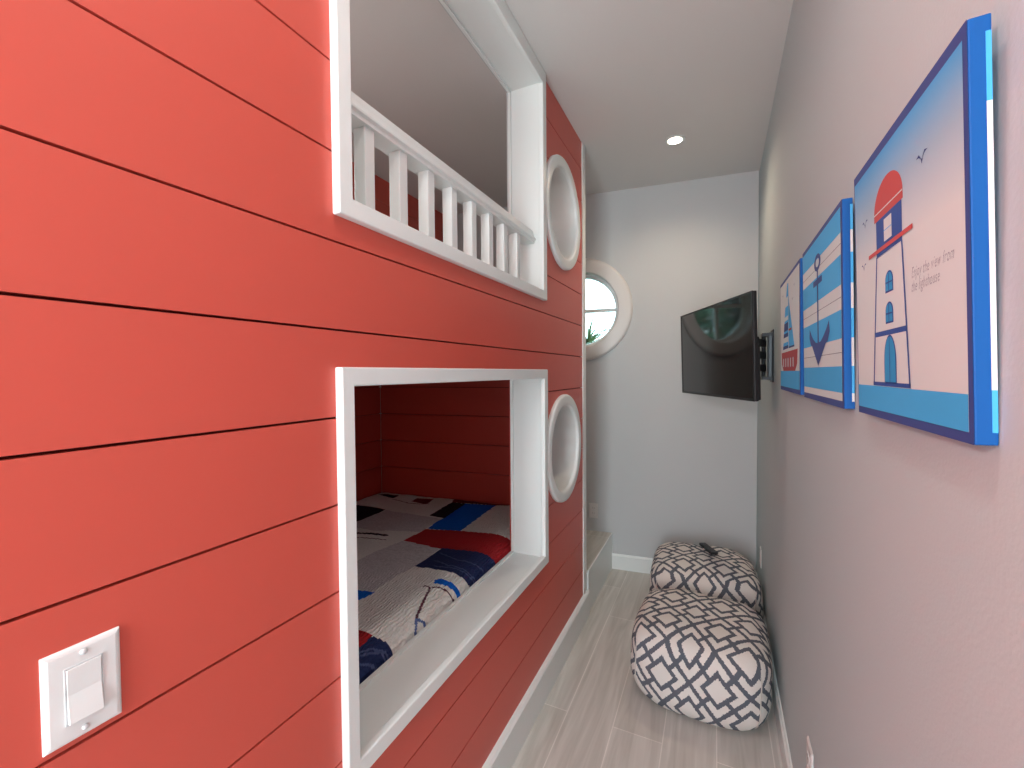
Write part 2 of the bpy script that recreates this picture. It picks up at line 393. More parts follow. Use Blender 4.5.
# guard railing of the upper bunk
rl = Vector((-.782, 1.27, ZO+.354))
rt = thing('guard_railing', 'white wooden guard railing with square balusters in the upper bunk opening', 'railing', loc=rl)
def rob(name, bm, bevel=.0025):
    bmesh.ops.translate(bm, verts=bm.verts, vec=-rl); return obj(name, bm, M['white'], parent=rt, bevel=bevel)
DZ = .017
prof = [(-.757, ZO+.583), (-.757, ZO+.593), (-.750, ZO+.597), (-.750, ZO+.603), (-.756, ZO+.609), (-.762, ZO+.622), (-.766, ZO+.636), (-.768, ZO+.643), (-.806, ZO+.643), (-.812, ZO+.620), (-.816, ZO+.600), (-.816, ZO+.583)]
bm = bmesh.new(); loft(bm, [[(p[0], y, p[1]+DZ) for p in prof] for y in (.689, 1.867)], caps=True); rob('top_rail', bm, .001)
for k in range(8):
    y = .804 + .1268*k
    bm = bmesh.new(); box(bm, -.803, -.766, y, y+.033, ZO+.354, ZO+.585+DZ); rob('baluster', bm)

# portholes
for (y, z), lab in zip(PH, ('round white porthole beside the upper bunk opening, near the ceiling', 'round white porthole beside the lower bunk opening')):
    t = thing('porthole', lab, 'porthole', loc=(LW, y, z), group=None)
    bm = bmesh.new(); revolve(bm, [(.224, 0), (.224, .012), (.229, .0185), (.236, .020), (.268, .0205), (.276, .018), (.280, .012), (.280, 0)], (0, 0, 0), 'x', 96)
    o = obj('ring', bm, M['white'], parent=t); auto_smooth(o, 50)
    bm = bmesh.new(); revolve(bm, [(.222, .004), (.235, .004), (.235, -.17), (.222, -.17)], (0, 0, 0), 'x', 96)
    o = obj('liner', bm, M['white'], parent=t); auto_smooth(o, 50)
    bm = bmesh.new(); revolve(bm, [(.198, -.150), (.2225, -.150), (.2225, -.162), (.198, -.162)], (0, 0, 0), 'x', 96)
    o = obj('stop', bm, M['white'], parent=t); auto_smooth(o, 50)

# ------------------------------------------------------------------ bed
bm = bmesh.new(); prism(bm, [(XF+.035, .405), (-.90, .405), (-.90, endy(-.90)-.008), (XF+.035, endy(XF+.035)-.008)], .30, ZO-.90)
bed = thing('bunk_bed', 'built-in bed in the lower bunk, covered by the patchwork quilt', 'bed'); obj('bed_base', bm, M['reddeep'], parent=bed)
bm = bmesh.new(); prism(bm, [(XF+.045, .42), (-.915, .42), (-.915, endy(-.915)-.02), (XF+.045, endy(XF+.045)-.02)], ZO-.90, ZO-.835)
obj('mattress', bm, M['mattress'], parent=bed, bevel=.02, seg=4)
polys = [
 ('lilac', [(-1.772,1.985),(-1.358,1.985),(-1.368,1.781),(-1.60,1.70),(-1.792,1.688)]),
 ('lilac', [(-1.371,1.656),(-1.148,1.65),(-1.14,1.444),(-1.15,1.305),(-1.148,1.204),(-1.263,1.185),(-1.40,1.2),(-1.40,1.5)]),
 ('lilac', [(-2.09,1.0),(-1.75,1.0),(-1.75,1.35),(-2.09,1.35)]),
 ('black', [(-2.2,1.995),(-2.0,1.99),(-1.778,1.991),(-1.781,1.77),(-1.792,1.688),(-2.2,1.70)]),
 ('black', [(-2.04,2.215),(-2.001,2.247),(-1.899,2.254),(-1.9,2.193),(-1.983,2.200)]),
 ('dred', [(-1.741,2.184),(-1.75,2.252),(-1.642,2.289),(-1.613,2.167)]),
 ('black', [(-1.47,2.005),(-1.492,2.27),(-1.40,2.288),(-1.363,1.991)]),
 ('blue', [(-1.40,2.285),(-1.217,2.337),(-1.196,2.093),(-1.175,1.868),(-1.36,1.830),(-1.363,1.99)]),
 ('dred', [(-1.544,2.6),(-1.544,2.39),(-1.492,2.27),(-1.221,2.335),(-1.107,2.378),(-.88,2.40),(-.88,2.6)]),
 ('red', [(-1.372,1.657),(-1.362,1.824),(-1.234,1.856),(-1.125,1.874),(-1.023,1.90),(-.93,1.912),(-.86,1.91),(-.86,1.70),(-.908,1.69),(-.941,1.685),(-1.151,1.640)]),
 ('navy', [(-1.144,1.652),(-.939,1.700),(-.86,1.715),(-.86,1.485),(-.944,1.467),(-1.069,1.455),(-1.142,1.447)]),
 ('blue', [(-.992,1.381),(-.984,1.402),(-.922,1.412),(-.86,1.414),(-.86,1.390),(-.901,1.388),(-.935,1.379),(-.985,1.362)]),
 ('blue', [(-1.263,1.185),(-1.207,1.194),(-1.133,1.206),(-1.15,1.141),(-1.175,1.101),(-1.27,1.10)]),
 ('red', [(-1.09,1.007),(-.961,1.006),(-.959,.953),(-.966,.80),(-1.09,.80)]),
 ('navy', [(-.953,.78),(-.959,.953),(-.961,1.005),(-.925,1.018),(-.86,1.03),(-.86,.78)]),
 ('red', [(-1.9,.5),(-1.4,.5),(-1.4,.75),(-1.9,.75)]), ('navy', [(-1.35,.45),(-1.12,.45),(-1.12,.9),(-1.35,.9)]),
]
lines = [('black', .011, [(-1.70,1.625),(-1.65,1.635),(-1.584,1.654),(-1.491,1.668)]),
 ('line', .004, [(-1.001,1.325),(-.976,1.330),(-.951,1.351),(-.908,1.361),(-.86,1.363)]), ('line', .004, [(-.976,1.330),(-.913,1.16)]),
 ('bline', .004, [(-.913,1.16),(-.88,1.203)]), ('bline', .004, [(-.913,1.16),(-.891,1.132),(-.870,1.08)]),
 ('line', .003, [(-1.87,2.16),(-1.72,2.14),(-1.60,2.18)]), ('line', .003, [(-1.70,1.57),(-1.45,1.62)]),
 ('stitch', .0018, [(-.945,.80),(-.925,.90),(-.89,.955),(-.86,.96)]), ('stitch', .0018, [(-.95,.86),(-.935,.93),(-.91,.985),(-.86,.99)]),
 ('stitch', .0018, [(-.95,.92),(-.93,.97),(-.90,1.0),(-.86,1.005)]), ('stitch', .0018, [(-.92,.80),(-.90,.86),(-.86,.90)]),
 ('stitch', .0015, [(-1.10,1.53),(-1.02,1.51),(-.93,1.52),(-.86,1.53)]), ('stitch', .0015, [(-1.12,1.60),(-1.0,1.575),(-.9,1.60)]),
 ('stitch', .0015, [(-1.07,1.48),(-.97,1.50),(-.88,1.515)])]
QN = list(Q.keys())
def inside(p, poly):
    x, y = p; c = False; n = len(poly)
    for i in range(n):
        x1, y1 = poly[i]; x2, y2 = poly[(i+1) % n]
        if (y1 > y) != (y2 > y) and x < (x2-x1)*(y-y1)/(y2-y1)+x1: c = not c
    return c
def segd(p, a, b_):
    ax_, ay_ = a; bx, by_ = b_; dx, dy = bx-ax_, by_-ay_; t = max(0, min(1, ((p[0]-ax_)*dx+(p[1]-ay_)*dy)/(dx*dx+dy*dy+1e-12)))
    return math.hypot(p[0]-ax_-t*dx, p[1]-ay_-t*dy)
from mathutils import noise as mn
def quilt():
    bm = bmesh.new()
    xs = [XF+.04 + i*.006 for i in range(int((2.09-.96)/.006)+1)]
    x = xs[-1]
    while x < -.893: x += .0035; xs.append(min(x, -.892))
    ys = [.41]; 
    while ys[-1] < 2.44: ys.append(ys[-1]+(.02 if ys[-1] < .72 else .0062))
    def zz(X, Y):
        e = -.892 - X; w = .11; z = -.812
        if e < w: t = max(0, e/w); z -= .062*(1-math.sqrt(max(0, 1-(1-t)**2)))
        e2 = X-(XF+.04); e3 = endy(X)-.012-Y
        for e_ in (e2, e3):
            if e_ < .06: t = max(0, e_/.06); z -= .02*(1-math.sqrt(max(0, 1-(1-t)**2)))
        z += .006*mn.noise((X*5, Y*5, 1)) + .0022*mn.noise((X*22, Y*22, 3)) + .004*math.sin(Y*9+X*3)*.5
        return ZO+z
    V = []
    for X in xs:
        row = []
        ymax = endy(X)-.012
        for Y in ys:
            Yc = .41+(Y-.41)*(ymax-.41)/(2.44-.41) if False else min(Y, ymax)
            row.append(bm.verts.new((X, Yc, zz(X, Yc))))
        V.append(row)
    for i in range(len(xs)-1):
        for j in range(len(ys)-1):
            a, b_, c, d = V[i][j], V[i+1][j], V[i+1][j+1], V[i][j+1]
            if abs(a.co.y-d.co.y) < 1e-6 and abs(b_.co.y-c.co.y) < 1e-6: continue
            try: f = bm.faces.new((a, b_, c, d))
            except ValueError: continue
            f.smooth = True
            ce = ((a.co.x+c.co.x)/2, (a.co.y+c.co.y)/2)
            k = 'cream'
            for nm, pl in polys:
                if inside(ce, pl): k = nm
            for nm, w, pts in lines:
                for p, q in zip(pts, pts[1:]):
                    if segd(ce, p, q) < max(w, .0034): k = nm
            f.material_index = QN.index(k)
    # skirt down the front edge
    front = V[-1]
    low = [bm.verts.new((-.894, v.co.y, ZO-.892)) for v in front]
    for j in range(len(ys)-1):
        if abs(front[j].co.y-front[j+1].co.y) < 1e-6: continue
        f = bm.faces.new((front[j], low[j], low[j+1], front[j+1])); f.smooth = True
        f.material_index = QN.index('blue') if 1.45 < front[j].co.y else QN.index('cream')
    return bm
q = obj('patchwork_quilt', quilt(), [Q[k] for k in QN])
tag(q, 'patchwork quilt of cream, navy, blue and red blocks on the lower bunk bed', 'quilt')

# ------------------------------------------------------------------ wall plates
t = thing('light_switch', 'white rocker light switch plate on the red shiplap wall', 'light switch', loc=(LW, .249, ZO-.391))
bm = bmesh.new(); 
R_ = [[(x, sy*(.0375-i), sz*(.0585-i)) for sy, sz in ((-1,-1),(1,-1),(1,1),(-1,1))] for x, i in ((0, 0), (.0018, 0), (.0036, .0012), (.0048, .0032), (.0055, .0060))]
loft(bm, R_, caps=True); obj('plate', bm, M['whitepl'], parent=t, bevel=.0006)
bm = bmesh.new()
pf = [(.004, .0335), (.0078, .0335), (.0068, .001), (.0115, -.0335), (.004, -.0335)]
loft(bm, [[(p[0], y, p[1]) for p in pf] for y in (-.0165, .0165)], caps=True); obj('rocker', bm, M['whitepl'], parent=t, bevel=.0008)
bm = bmesh.new(); rect_ring(bm, -.0183, .0183, -.0353, .0353, -.0170, .0170, -.0340, .0340, .004, .0066); obj('rocker_surround', bm, M['screw'], parent=t)
for s in (-1, 1):
    bm = bmesh.new(); revolve(bm, [(1e-5, .0055), (.0036, .0055), (.0034, .0068), (.002, .0078), (1e-5, .008)], (0, 0, s*.0475), 'x', 24, closed=False); obj('screw', bm, M['screw'], parent=t, smooth=True)

def outlet(label, M4, duplex=True):
    """plate in local x/z, facing local -y"""
    t = thing('wall_outlet', label, 'outlet', M4=M4)
    bm = bmesh.new()
    R_ = [[(sx*(.035-i), y, sz*(.0575-i)) for sx, sz in ((-1,-1),(1,-1),(1,1),(-1,1))] for y, i in ((0, 0), (-.003, 0), (-.006, .004))]
    loft(bm, R_, caps=True); obj('plate', bm, M['outletwhite'], parent=t, bevel=.0006)
    for s in (-1, 1):
        bm = bmesh.new(); pts = [(.0165*math.cos(a), .0145*math.sin(a)) for a in [2*PI*k/24 for k in range(24)]]
        pts = [(x, max(-.0115, min(.0115, z))) for x, z in pts]
        loft(bm, [[(x, y, z+s*.0195) for x, z in pts] for y in (-.004, -.0078)], caps=True)
        so = obj('socket', bm, M['outletwhite'], parent=t)
        for sx in (-1, 1):
            bm = bmesh.new(); box(bm, sx*.0062-.001, sx*.0062+.001, -.0083, -.0075, s*.0195-.001, s*.0195+.0065); obj('slot', bm, M['slot'], parent=so)
    bm = bmesh.new(); revolve(bm, [(1e-5, -.0055), (.0028, -.0055), (.0022, -.0072), (1e-5, -.0075)], (0, 0, 0), 'y', 20, closed=False); obj('screw', bm, M['screw'], parent=t, smooth=True)
    return t
outlet('white duplex outlet on the back wall above the step', MB @ Matrix.Translation((-.852, 0, ZO-1.077)))
RW = MR @ Matrix.Rotation(-PI/2, 4, 'Z')      # local -y faces -x (into the room); local x runs toward -y (nearer)
outlet('white outlet plate on the right wall beside the rear pouf', RW @ Matrix.Translation((-3.07, 0, ZO-1.165)))
outlet('white outlet plate on the right wall at the bottom of the view, nearest the camera', RW @ Matrix.Translation((-1.435, 0, ZO-1.118)))

# ------------------------------------------------------------------ canvases
def col(name, c, rough=.6): return mat(name, c, rough, spec=.3)
A = dict(white=col('print_white', (.66, .70, .70)), side=col('print_side_blue', (.0, .09, .34)), navy=col('print_navy', (.025, .045, .20)), border=col('print_border', (.045, .07, .26)),
         sky=col('print_sky_blue', (.06, .42, .80)), red=col('print_red', (.52, .075, .075)), pane=col('print_window_blue', (.03, .30, .60)), grey=col('print_line', (.13, .13, .18)),
         text=col('print_text', (.22, .22, .33)), edge=col('print_wrap_blue', (.06, .42, .80)), lines=col('print_blue_line', (.03, .08, .32)), boat=col('print_boat_red', (.38, .045, .055)))
def grad_mat(w, h):
    m = mat('print_gradient_sky', (.66, .61, .58), .6, spec=.3); b = m.node_tree.nodes['Principled BSDF']
    tc = N(m, 'ShaderNodeTexCoord'); s = N(m, 'ShaderNodeSeparateXYZ'); link(m, tc.outputs['Object'], s.inputs[0])
    r = N(m, 'ShaderNodeMapRange'); r.inputs['From Min'].default_value = h*.60; r.inputs['From Max'].default_value = h*.99; link(m, s.outputs['Z'], r.inputs[0])
    rp = N(m, 'ShaderNodeValToRGB'); rp.color_ramp.elements[0].color = (.66, .70, .70, 1); rp.color_ramp.elements[1].color = (.03, .34, .72, 1)
    e = rp.color_ramp.elements.new(.5); e.color = (.36, .50, .62, 1)
    link(m, r.outputs[0], rp.inputs[0]); link(m, rp.outputs[0], b.inputs['Base Color']); return m
class Print:
    """flat artwork on the front of a canvas: local x right, z up, facing -y; u,v in 0..1"""
    def __init__(s, w, h, depth): s.bm = bmesh.new(); s.w, s.h, s.d = w, h, depth; s.layer = 0; s.mats = []
    def mi(s, m):
        if m not in s.mats: s.mats.append(m)
        return s.mats.index(m)
    def poly(s, pts, m, layer):
        y = -s.d - .0003*layer
        f = s.bm.faces.new([s.bm.verts.new((u*s.w, y, v*s.h)) for u, v in pts]); f.material_index = s.mi(m)
        f.normal_update()
        if f.normal.y > 0: f.normal_flip()
    def rect(s, u0, u1, v0, v1, m, layer): s.poly([(u0, v0), (u1, v0), (u1, v1), (u0, v1)], m, layer)
    def line(s, p, q, w, m, layer):
        dx, dy = (q[0]-p[0])*s.w, (q[1]-p[1])*s.h; L = math.hypot(dx, dy); nx, ny = -dy/L*w/2, dx/L*w/2
        s.poly([(p[0]+nx/s.w, p[1]+ny/s.h), (p[0]-nx/s.w, p[1]-ny/s.h), (q[0]-nx/s.w, q[1]-ny/s.h), (q[0]+nx/s.w, q[1]+ny/s.h)], m, layer)
    def build(s, parent):
        me = bpy.data.meshes.new('artwork'); s.bm.to_mesh(me); s.bm.free()
        for m in s.mats: me.materials.append(m)
        o = bpy.data.objects.new('artwork', me); C.objects.link(o); o.parent = parent; return o
def canvas(label, ynear, yfar, z0, z1, depth, stripes, lean=1.6):
    w, h = yfar-ynear, z1-z0
    M4 = RW @ Matrix.Translation((-yfar, 0, z0)) @ Matrix.Rotation(math.radians(lean), 4, 'X')
    t = thing('canvas_print', label, 'wall art', M4=M4)
    bm = bmesh.new(); box(bm, 0, w, -depth, -.0005, 0, h); obj('stretched_canvas', bm, A['side'], parent=t, bevel=.0015)
    # the picture wraps round the back third of the side edge
    bm = bmesh.new()
    for v0, v1, k in stripes: box(bm, w-.0005, w+.0004, -.0052, -.0012, h*v0, h*v1, 0 if k == 'edge' else 1)
    obj('wrapped_edge', bm, [A['edge'], A['white']], parent=t)
    return t, Print(w, h, depth)
def bird(p, u, v, s, m, layer=3):
    for sg in (-1, 1):
        p.poly([(u, v-.010*s), (u+sg*.020*s, v+.012*s), (u+sg*.042*s, v+.006*s), (u+sg*.021*s, v+.004*s)], m, layer)
    p.poly([(u-.006*s, v-.006*s), (u, v-.022*s), (u+.008*s, v-.006*s)], m, layer)
def lettering(txt, size, m, parent, u, v, w, h, depth, width, shear=.35, name='lettering'):
    cu = bpy.data.curves.new(name, 'FONT'); cu.body = txt; cu.size = size; cu.shear = shear; cu.space_character = 1.12
    to = bpy.data.objects.new('tmp', cu); C.objects.link(to); bpy.context.view_layer.update()
    me = bpy.data.meshes.new_from_object(to.evaluated_get(bpy.context.evaluated_depsgraph_get())); bpy.data.objects.remove(to, do_unlink=True)
    xs = [v_.co.x for v_ in me.vertices]; sx = width*w/(max(xs)-min(xs))
    for v_ in me.vertices: v_.co = Vector((u*w+(v_.co.x-min(xs))*sx, -depth-.0006, v*h+v_.co.y))
    me.name = name; me.materials.clear(); me.materials.append(m)
    o = bpy.data.objects.new(name, me); C.objects.link(o); o.parent = parent; return o
DC = .0175
# lighthouse
t, p = canvas('large canvas print of a red-domed lighthouse, the one nearest the camera', .558, .937, ZO-.072, ZO+.331, DC, [(.03, .13, 'edge'), (.13, .80, 'w'), (.80, .96, 'edge')])
gm = grad_mat(p.w, p.h)
p.rect(0, 1, 0, 1, A['border'], 1); p.rect(.012, .978, .028, .965, gm, 2); p.rect(.012, .978, .028, .120, A['sky'], 3)
dome = [(.276, .73)] + [(.425-.149*math.cos(a), .755+.105*math.sin(a)) for a in [PI*k/24 for k in range(25)]] + [(.574, .73)]
p.poly(dome, A['red'], 3); p.line((.277, .757), (.573, .757), .0018, A['white'], 4)
p.poly([(.297, .730), (.562, .730), (.562, .594), (.297, .594)], A['lines'], 3); p.rect(.387, .467, .637, .715, A['white'], 4); p.line((.387, .675), (.467, .675), .0012, A['sky'], 5)
p.poly([(.297, .598), (.562, .598), (.608, .128), (.232, .128)], A['white'], 3)
p.rect(.204, .655, .611, .626, A['red'], 5)
p.line((.300, .600), (.236, .128), .0045, A['lines'], 4); p.line((.560, .598), (.606, .128), .0045, A['lines'], 4)
p.rect(.268, .589, .304, .322, A['lines'], 4); p.rect(.228, .612, .122, .136, A['lines'], 4)
for (u0, u1, v0, v1, n) in ((.396, .466, .458, .521, 1), (.393, .461, .350, .413, 1), (.368, .482, .138, .298, 0)):
    def arch(g_):
        c, rr = (u0+u1)/2, (u1-u0)/2+g_; vv = v0+(v1-v0)*(.55 if n else .45)
        return [(u0-g_, v0-g_)] + [(c-rr*math.cos(a), vv+(v1+g_-vv)*math.sin(a)) for a in [PI*k/16 for k in range(17)]] + [(u1+g_, v0-g_)]
    p.poly(arch(.006), A['lines'], 4); p.poly(arch(0), A['pane'], 5)
    p.line(((u0+u1)/2, v0), ((u0+u1)/2, v1), .002, A['lines'], 6)
    if n: p.line((u0, v0+.028), (u1, v0+.028), .002, A['lines'], 6)
for u, v, s in ((.729, .795, 1), (.156, .767, .9), (.129, .601, .8)): bird(p, u, v, s, A['navy'])
p.build(t)
lettering('Enjoy the view from', .019, A['text'], t, .633, .462, p.w, p.h, DC, .285)
lettering('the lighthouse', .019, A['text'], t, .632, .420, p.w, p.h, DC, .20)
# anchor
t, p = canvas('blue and white striped canvas print of an anchor, the middle of the three', 1.036, 1.478, ZO-.075, ZO+.333, DC,
              [(.035, .075, 'w'), (.075, .205, 'edge'), (.205, .34, 'w'), (.34, .48, 'edge'), (.48, .60, 'w'), (.60, .745, 'edge'), (.745, .85, 'w'), (.85, .97, 'edge')], 1.1)
p.rect(0, 1, 0, 1, A['border'], 1); p.rect(.012, .975, .035, .972, A['white'], 2)
for a, c in ((.850, .972), (.600, .745), (.340, .480), (.075, .205)): p.rect(.012, .975, a, c, A['sky'], 3)
for v in (.797, .540, .272): p.line((.012, v), (.975, v), .0012, A['grey'], 3)
n = 28; ro = [(.471+.085*math.cos(2*PI*k/n), .829+.050*math.sin(2*PI*k/n)) for k in range(n)]; ri = [(.471+.045*math.cos(2*PI*k/n), .829+.026*math.sin(2*PI*k/n)) for k in range(n)]
for k in range(n): p.poly([ro[k], ro[(k+1) % n], ri[(k+1) % n], ri[k]], A['border'], 4)
p.rect(.354, .585, .697, .733, A['border'], 4); p.rect(.455, .487, .30, .79, A['border'], 4)
p.poly([(.232, .452), (.222, .395), (.262, .350), (.300, .338), (.468, .214), (.471, .350), (.41, .355), (.345, .378), (.290, .408)], A['border'], 5)
p.poly([(.738, .456), (.672, .412), (.60, .378), (.54, .356), (.471, .350), (.468, .214), (.655, .335), (.705, .348), (.752, .395)], A['border'], 5)
p.build(t)
lettering('Bonjour', .022, A['lines'], t, .10, .135, p.w, p.h, DC, .26)
# sail boat
t, p = canvas('small canvas print of a sailing boat with a red hull, nearest the television', 1.545, 2.012, ZO-.073, ZO+.338, DC, [(.04, .18, 'edge'), (.18, .96, 'w')], .6)
p.rect(0, 1, 0, 1, A['border'], 1); p.rect(.012, .975, .035, .972, A['white'], 2); p.rect(.012, .975, .035, .178, A['sky'], 3)
p.poly([(.421, .935), (.476, .93), (.476, .375), (.176, .369), (.30, .72)], A['sky'], 3)
for v0, v1, m_ in ((.372, .40, 'navy'), (.43, .475, 'white'), (.475, .51, 'navy'), (.53, .60, 'navy'), (.62, .655, 'white'), (.74, .82, 'white')):
    ul = lambda v: .176 + (v-.369)*(.124/.351) if v < .72 else .30 + (v-.72)*(.121/.215)
    p.poly([(ul(v0), v0), (.470, v0), (.470, v1), (ul(v1), v1)], A[m_], 4)
p.poly([(.49, .80), (.50, .375), (.771, .372)], A['sky'], 3); p.poly([(.49, .84), (.57, .62), (.49, .60)], A['pane'], 4)
p.rect(.497, .64, .517, .535, A['boat'], 4); p.line((.50, .378), (.765, .378), .006, A['navy'], 4)
p.poly([(.095, .344), (.910, .346), (.885, .235), (.80, .178), (.20, .178), (.115, .235)], A['boat'], 4)
for k in range(5):
    u = .19+.125*k; p.rect(u, u+.055, .210, .290, A['text'], 5); p.rect(u+.01, u+.045, .214, .286, A['white'], 6)
for u, v, s in ((.171, .866, .7), (.77, .856, .7), (.687, .759, .7)): bird(p, u, v, s, A['navy'])
p.build(t)
lettering('Bon Voyage', .018, A['lines'], t, .50, .115, p.w, p.h, DC, .30)

# ------------------------------------------------------------------ television
ang = math.radians(23.5)
TN = Vector((.155, 2.140, 0)); u_ = Vector((-math.sin(ang), math.cos(ang), 0))
TW, TH = .853, .482
cen = TN + u_*(TW/2); cen.z = ZO+.108
# local x: right as seen from the front (toward the near edge), local -y: front, local z up
Mtv = Matrix.Translation(cen) @ Matrix(((-u_.x, u_.y, 0, 0), (-u_.y, -u_.x, 0, 0), (0, 0, 1, 0), (0, 0, 0, 1)))
tilt = Matrix.Rotation(math.radians(1.5), 4, 'X')
Mtv = Mtv @ tilt
tv = thing('television', 'black flat-screen television angled off the right wall at the far corner', 'television', M4=Mtv)
hw, hh = TW/2, TH/2
bm = bmesh.new(); box(bm, -hw, hw, 0, .018, -hh, hh); obj('casing', bm, M['black'], parent=tv, bevel=.003)
bm = bmesh.new(); V_ = [[(sx*(hw-.04), .018, -hh+.008 if sz < 0 else hh-.06) for sx, sz in ((-1,-1),(1,-1),(1,1),(-1,1))], [(sx*(hw-.11), .045, -hh+.03 if sz < 0 else hh-.15) for sx, sz in ((-1,-1),(1,-1),(1,1),(-1,1))]]
V_ = [[(sx*(hw-.003), .016, -hh+.003 if sz < 0 else hh-.22) for sx, sz in ((-1,-1),(1,-1),(1,1),(-1,1))], [(sx*(hw-.006), .030, -hh+.006 if sz < 0 else hh-.24) for sx, sz in ((-1,-1),(1,-1),(1,1),(-1,1))], [(sx*(hw-.07), .046, -hh+.02 if sz < 0 else hh-.27) for sx, sz in ((-1,-1),(1,-1),(1,1),(-1,1))]]
loft(bm, V_, caps=True); obj('rear_housing', bm, M['black'], parent=tv, bevel=.003)
bm = bmesh.new(); box(bm, -hw+.007, hw-.007, -.0012, .001, -hh+.012, hh-.007); obj('screen', bm, M['screen'], parent=tv)
bm = bmesh.new(); rect_ring(bm, -hw, hw, -hh, hh, -hw+.007, hw-.007, -hh+.012, hh-.007, -.004, .001)
bmesh.ops.rotate(bm, verts=bm.verts, matrix=Matrix.Rotation(PI/2, 3, 'Z'))
for v_ in bm.verts: v_.co = Vector((v_.co.x, -v_.co.y if False else v_.co.y, v_.co.z))
bz = obj('bezel', bm, M['black'], parent=tv)
# mount
mt = thing('tv_wall_mount', 'black and grey articulated metal bracket behind the television on the right wall', 'tv mount', M4=RW @ Matrix.Translation((-2.50, 0, ZO+.072)))
bm = bmesh.new(); box(bm, -.055, .055, -.006, 0, -.128, .132); obj('wall_plate', bm, M['bracket'], parent=mt, bevel=.002)
for s in (-1, 1):
    bm = bmesh.new(); box(bm, s*.030-.008, s*.030+.008, -.022, -.006, -.118, .118); obj('rail', bm, M['rail'], parent=mt, bevel=.002)
bm = bmesh.new()
for z in (-.115, .100): box(bm, -.045, .045, -.050, -.006, z, z+.015)
revolve(bm, [(1e-5, -.115), (.010, -.115), (.010, .115), (1e-5, .115)], (0, -.040, 0), 'z', 24); obj('hinge', bm, M['bracket'], parent=mt)
inv = (RW @ Matrix.Translation((-2.50, 0, ZO+.072))).inverted()
tvb = inv @ (Mtv @ Vector((-.02, .048, 0)))
def arm(p, q, z0, z1, w):
    bm = bmesh.new(); d = Vector((q[0]-p[0], q[1]-p[1])).normalized(); n_ = Vector((-d.y, d.x))*w/2
    prism(bm, [(p[0]+n_.x, p[1]+n_.y), (p[0]-n_.x, p[1]-n_.y), (q[0]-n_.x, q[1]-n_.y), (q[0]+n_.x, q[1]+n_.y)], z0, z1)
    return obj('arm', bm, M['bracket'], parent=mt, bevel=.002)
elbow = (.16, -.085)
for z in (-.075, -.012, .048):
    arm((0, -.040), elbow, z, z+.035, .026)
    arm(elbow, (tvb.x, tvb.y+.012), z, z+.035, .026)
bm = bmesh.new(); revolve(bm, [(1e-5, -.085), (.014, -.085), (.014, .09), (1e-5, .09)], (elbow[0], elbow[1], 0), 'z', 24); obj('pivot', bm, M['bracket'], parent=mt)
bm = bmesh.new(); box(bm, -.10, .10, .044, .052, -.10, .10); 
vp = obj('screen_plate', bm, M['bracket'], M4=Mtv @ Matrix.Translation((-.02, 0, .0))); 
vp.parent = mt; vp.matrix_parent_inverse = (RW @ Matrix.Translation((-2.50, 0, ZO+.072))).inverted()

